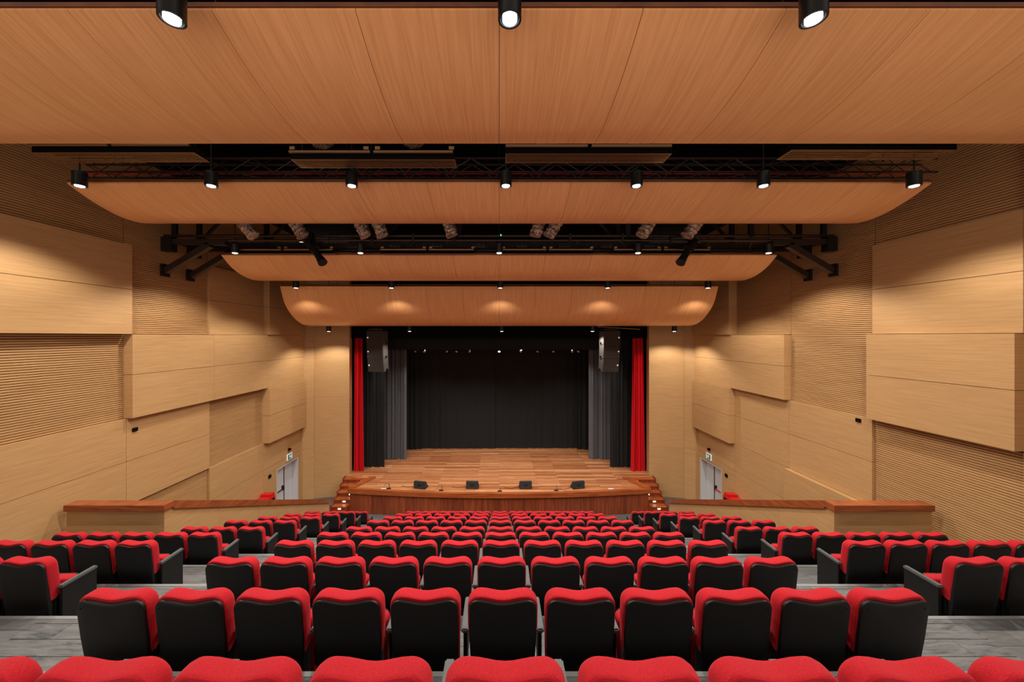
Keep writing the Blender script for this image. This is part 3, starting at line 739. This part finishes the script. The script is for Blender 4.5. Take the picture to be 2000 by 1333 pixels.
# stage wash: lamps on the hidden bar behind the border
for x, y, e in ((-3.6,19.0,220), (-1.2,18.9,260), (1.2,18.9,260), (3.6,19.0,220)):
    ld = bpy.data.lights.new('stage_wash', 'SPOT'); ld.energy = e; ld.color = (1,.92,.84); ld.spot_size = math.radians(110); ld.spot_blend = .6; ld.shadow_soft_size = .1
    lo = bpy.data.objects.new('stage_wash', ld); C.objects.link(lo); lo.location = (x, y, E-.5); lo.rotation_euler = (math.radians(-4), 0, 0)
    lo['label'] = 'lamp of the stage lighting bar'; lo['category'] = 'light'; lo['group'] = 'stage lighting bar lamps'

# ------------------------------------------------------------------ floor monitors, pocket microphones
for i, (px, rz) in enumerate(((819,-.2), (922,-.05), (1027,.05), (1131,.2))):
    x = (px-975)*15.55/710
    T = thing('floor_monitor', 'black wedge floor monitor at the stage edge, %s' % ('leftmost','second from left','second from right','rightmost')[i], 'loudspeaker', (x, 15.55, ZS+.003), rz, 'wedge monitors along the stage edge')
    def wedge(b):
        P = [(0,0),(.30,0),(.31,.05),(.12,.31),(0,.31)]
        A = [b.verts.new((-.26,p[0],p[1])) for p in P]; B_ = [b.verts.new((.26,p[0],p[1])) for p in P]
        b.faces.new(A); b.faces.new(B_[::-1])
        for k in range(5): b.faces.new((A[k], A[(k+1)%5], B_[(k+1)%5], B_[k]))
    cb = part('cabinet', 'mon', T, wedge, bevel=.008)
    part('grille', 'black', T, lambda b: (beam(b, (0,.135,.30), (0,.30,.07), .46, .006)))
    part('side_cheek', 'black', T, lambda b: (box(b,-.272,-.26,.02,.34,.02,.06), box(b,.26,.272,.02,.34,.02,.06)))
    part('handle', 'black', T, lambda b: box(b, -.07,.07,-.012,0,.14,.18))
    part('cable', 'black', T, lambda b: (bar(b, (-.26,.2,.02), (-.6,.1,.008), .008, 5), bar(b, (-.6,.1,.008), (-.9,.16,.008), .008, 5)))
for i, px in enumerate((755, 861, 976, 1087)):
    x = (px-975)*15.3/710; y = front(x)+.22
    T = thing('boundary_microphone', 'tiny black microphone on a flat base at the stage edge, %s from left' % ORD[i], 'microphone', (x, y, ZS+.003), 0, 'stage edge microphones')
    part('base', 'black', T, lambda b: (box(b, -.09,.09,-.05,.05,0,.015)))
    part('stem', 'black', T, lambda b: (bar(b, (.02,0,.015), (.03,0,.12 if i == 2 else .22), .01, 6)))
    if i == 0: part('cable_loop', 'black', T, lambda b: [bar(b, (-.1+.12*math.cos(t), .05, .01+.2*math.sin(t)), (-.1+.12*math.cos(t+.4), .05, .01+.2*math.sin(t+.4)), .006, 5) for t in [k*.4 for k in range(8)]])
for px, sd in ((745,'left'), (1197,'right')):
    x = (px-975)*15.3/710; y = front(x)+.2
    o = pbox('floor_socket', 'white', None, x-.11, x+.11, y-.05, y+.05, ZS+.0035, ZS+.012); tag(o, 'small white floor socket plate near the %s end of the stage edge' % sd, 'socket')

# ------------------------------------------------------------------ wall bits
def wallbox(s, px_y, z, w_, h, label, name='wall_box', surf=9.10):
    o = pbox(name, 'matt_black', None, *sorted((s*(surf-.03), s*(surf-.0005))), px_y-w_/2, px_y+w_/2, E+z-h/2, E+z+h/2, bevel=.004); tag(o, label, 'wall fitting')
wallbox(-1, 9.07, -2.33, .13, .09, 'small black box on the left wall, high in the panel beside the slatted field')
wallbox(1, 9.2, -2.13, .13, .09, 'small black box on the right wall, just below the slatted field')
wallbox(-1, 14.4, -5.56, .16, .13, 'small black box on the left wall beside the white door')
wallbox(1, 14.55, -5.58, .16, .13, 'small black box on the right wall beside the white door')
for side, s in (('left', -1), ('right', 1)):
    y = 15.75; z = E-5.22
    T = thing('exit_sign', 'small teal and white exit sign above the %s side door' % side, 'sign', (s*9.09, y, z), 0)
    pbox('sign_plate', 'sign_white', T, *sorted((-s*.03, s*.006)), -.18, .18, -.125, .125)
    pbox('sign_face', 'teal', T, *sorted((-s*.03, -s*.034)), -.165, .165, -.11, .11)
    bm = bmesh.new(); q = -s*.037
    bar(bm, (q, -.02, .072), (q+.001, -.02, .072), .02, 10); beam(bm, (q, -.025, .05), (q, 0, -.01), .004, .03)
    beam(bm, (q, 0, -.01), (q, .05, -.04), .004, .018); beam(bm, (q, 0, -.01), (q, -.04, -.06), .004, .018); beam(bm, (q, -.02, .04), (q, .045, .02), .004, .014); beam(bm, (q, -.02, .04), (q, -.07, .01), .004, .014)
    obj('running_figure', bm, 'sign_white', T)
    bm = bmesh.new(); box(bm, *sorted((q-.002, q+.002)), .085, .14, -.09, .07); obj('door_symbol', bm, 'sign_white', T)
    c = thing('emergency_lamp', 'tiny black lamp on the wall above the %s exit sign' % side, 'wall fitting', (s*9.095, y-.05, z+.33), 0)
    part('body', 'matt_black', c, lambda b: bar(b, (0,0,0), (-s*.09,0,0), .055, 10), smooth=True); pbox('mount', 'red_paint', c, *sorted((-s*.03, 0)), -.05, .05, -.12, -.055)
    f = thing('fire_hose_box', 'red metal box with small raised block by %s wall, behind parapet' % side, 'fire equipment', (s*8.95, 13.7, 0))
    part('body', 'red_paint', f, lambda b: box(b, *sorted((-s*.3, s*.12)), -.35, .35, 0, 1.5), bevel=.02)
    part('lid', 'red_paint', f, lambda b: box(b, *sorted((-s*.28, s*.10)), .08, .33, 1.5, 1.58), bevel=.01)
    part('slot', 'matt_black', f, lambda b: box(b, *sorted((-s*.31, -s*.3)), .06, .3, 1.2, 1.4))
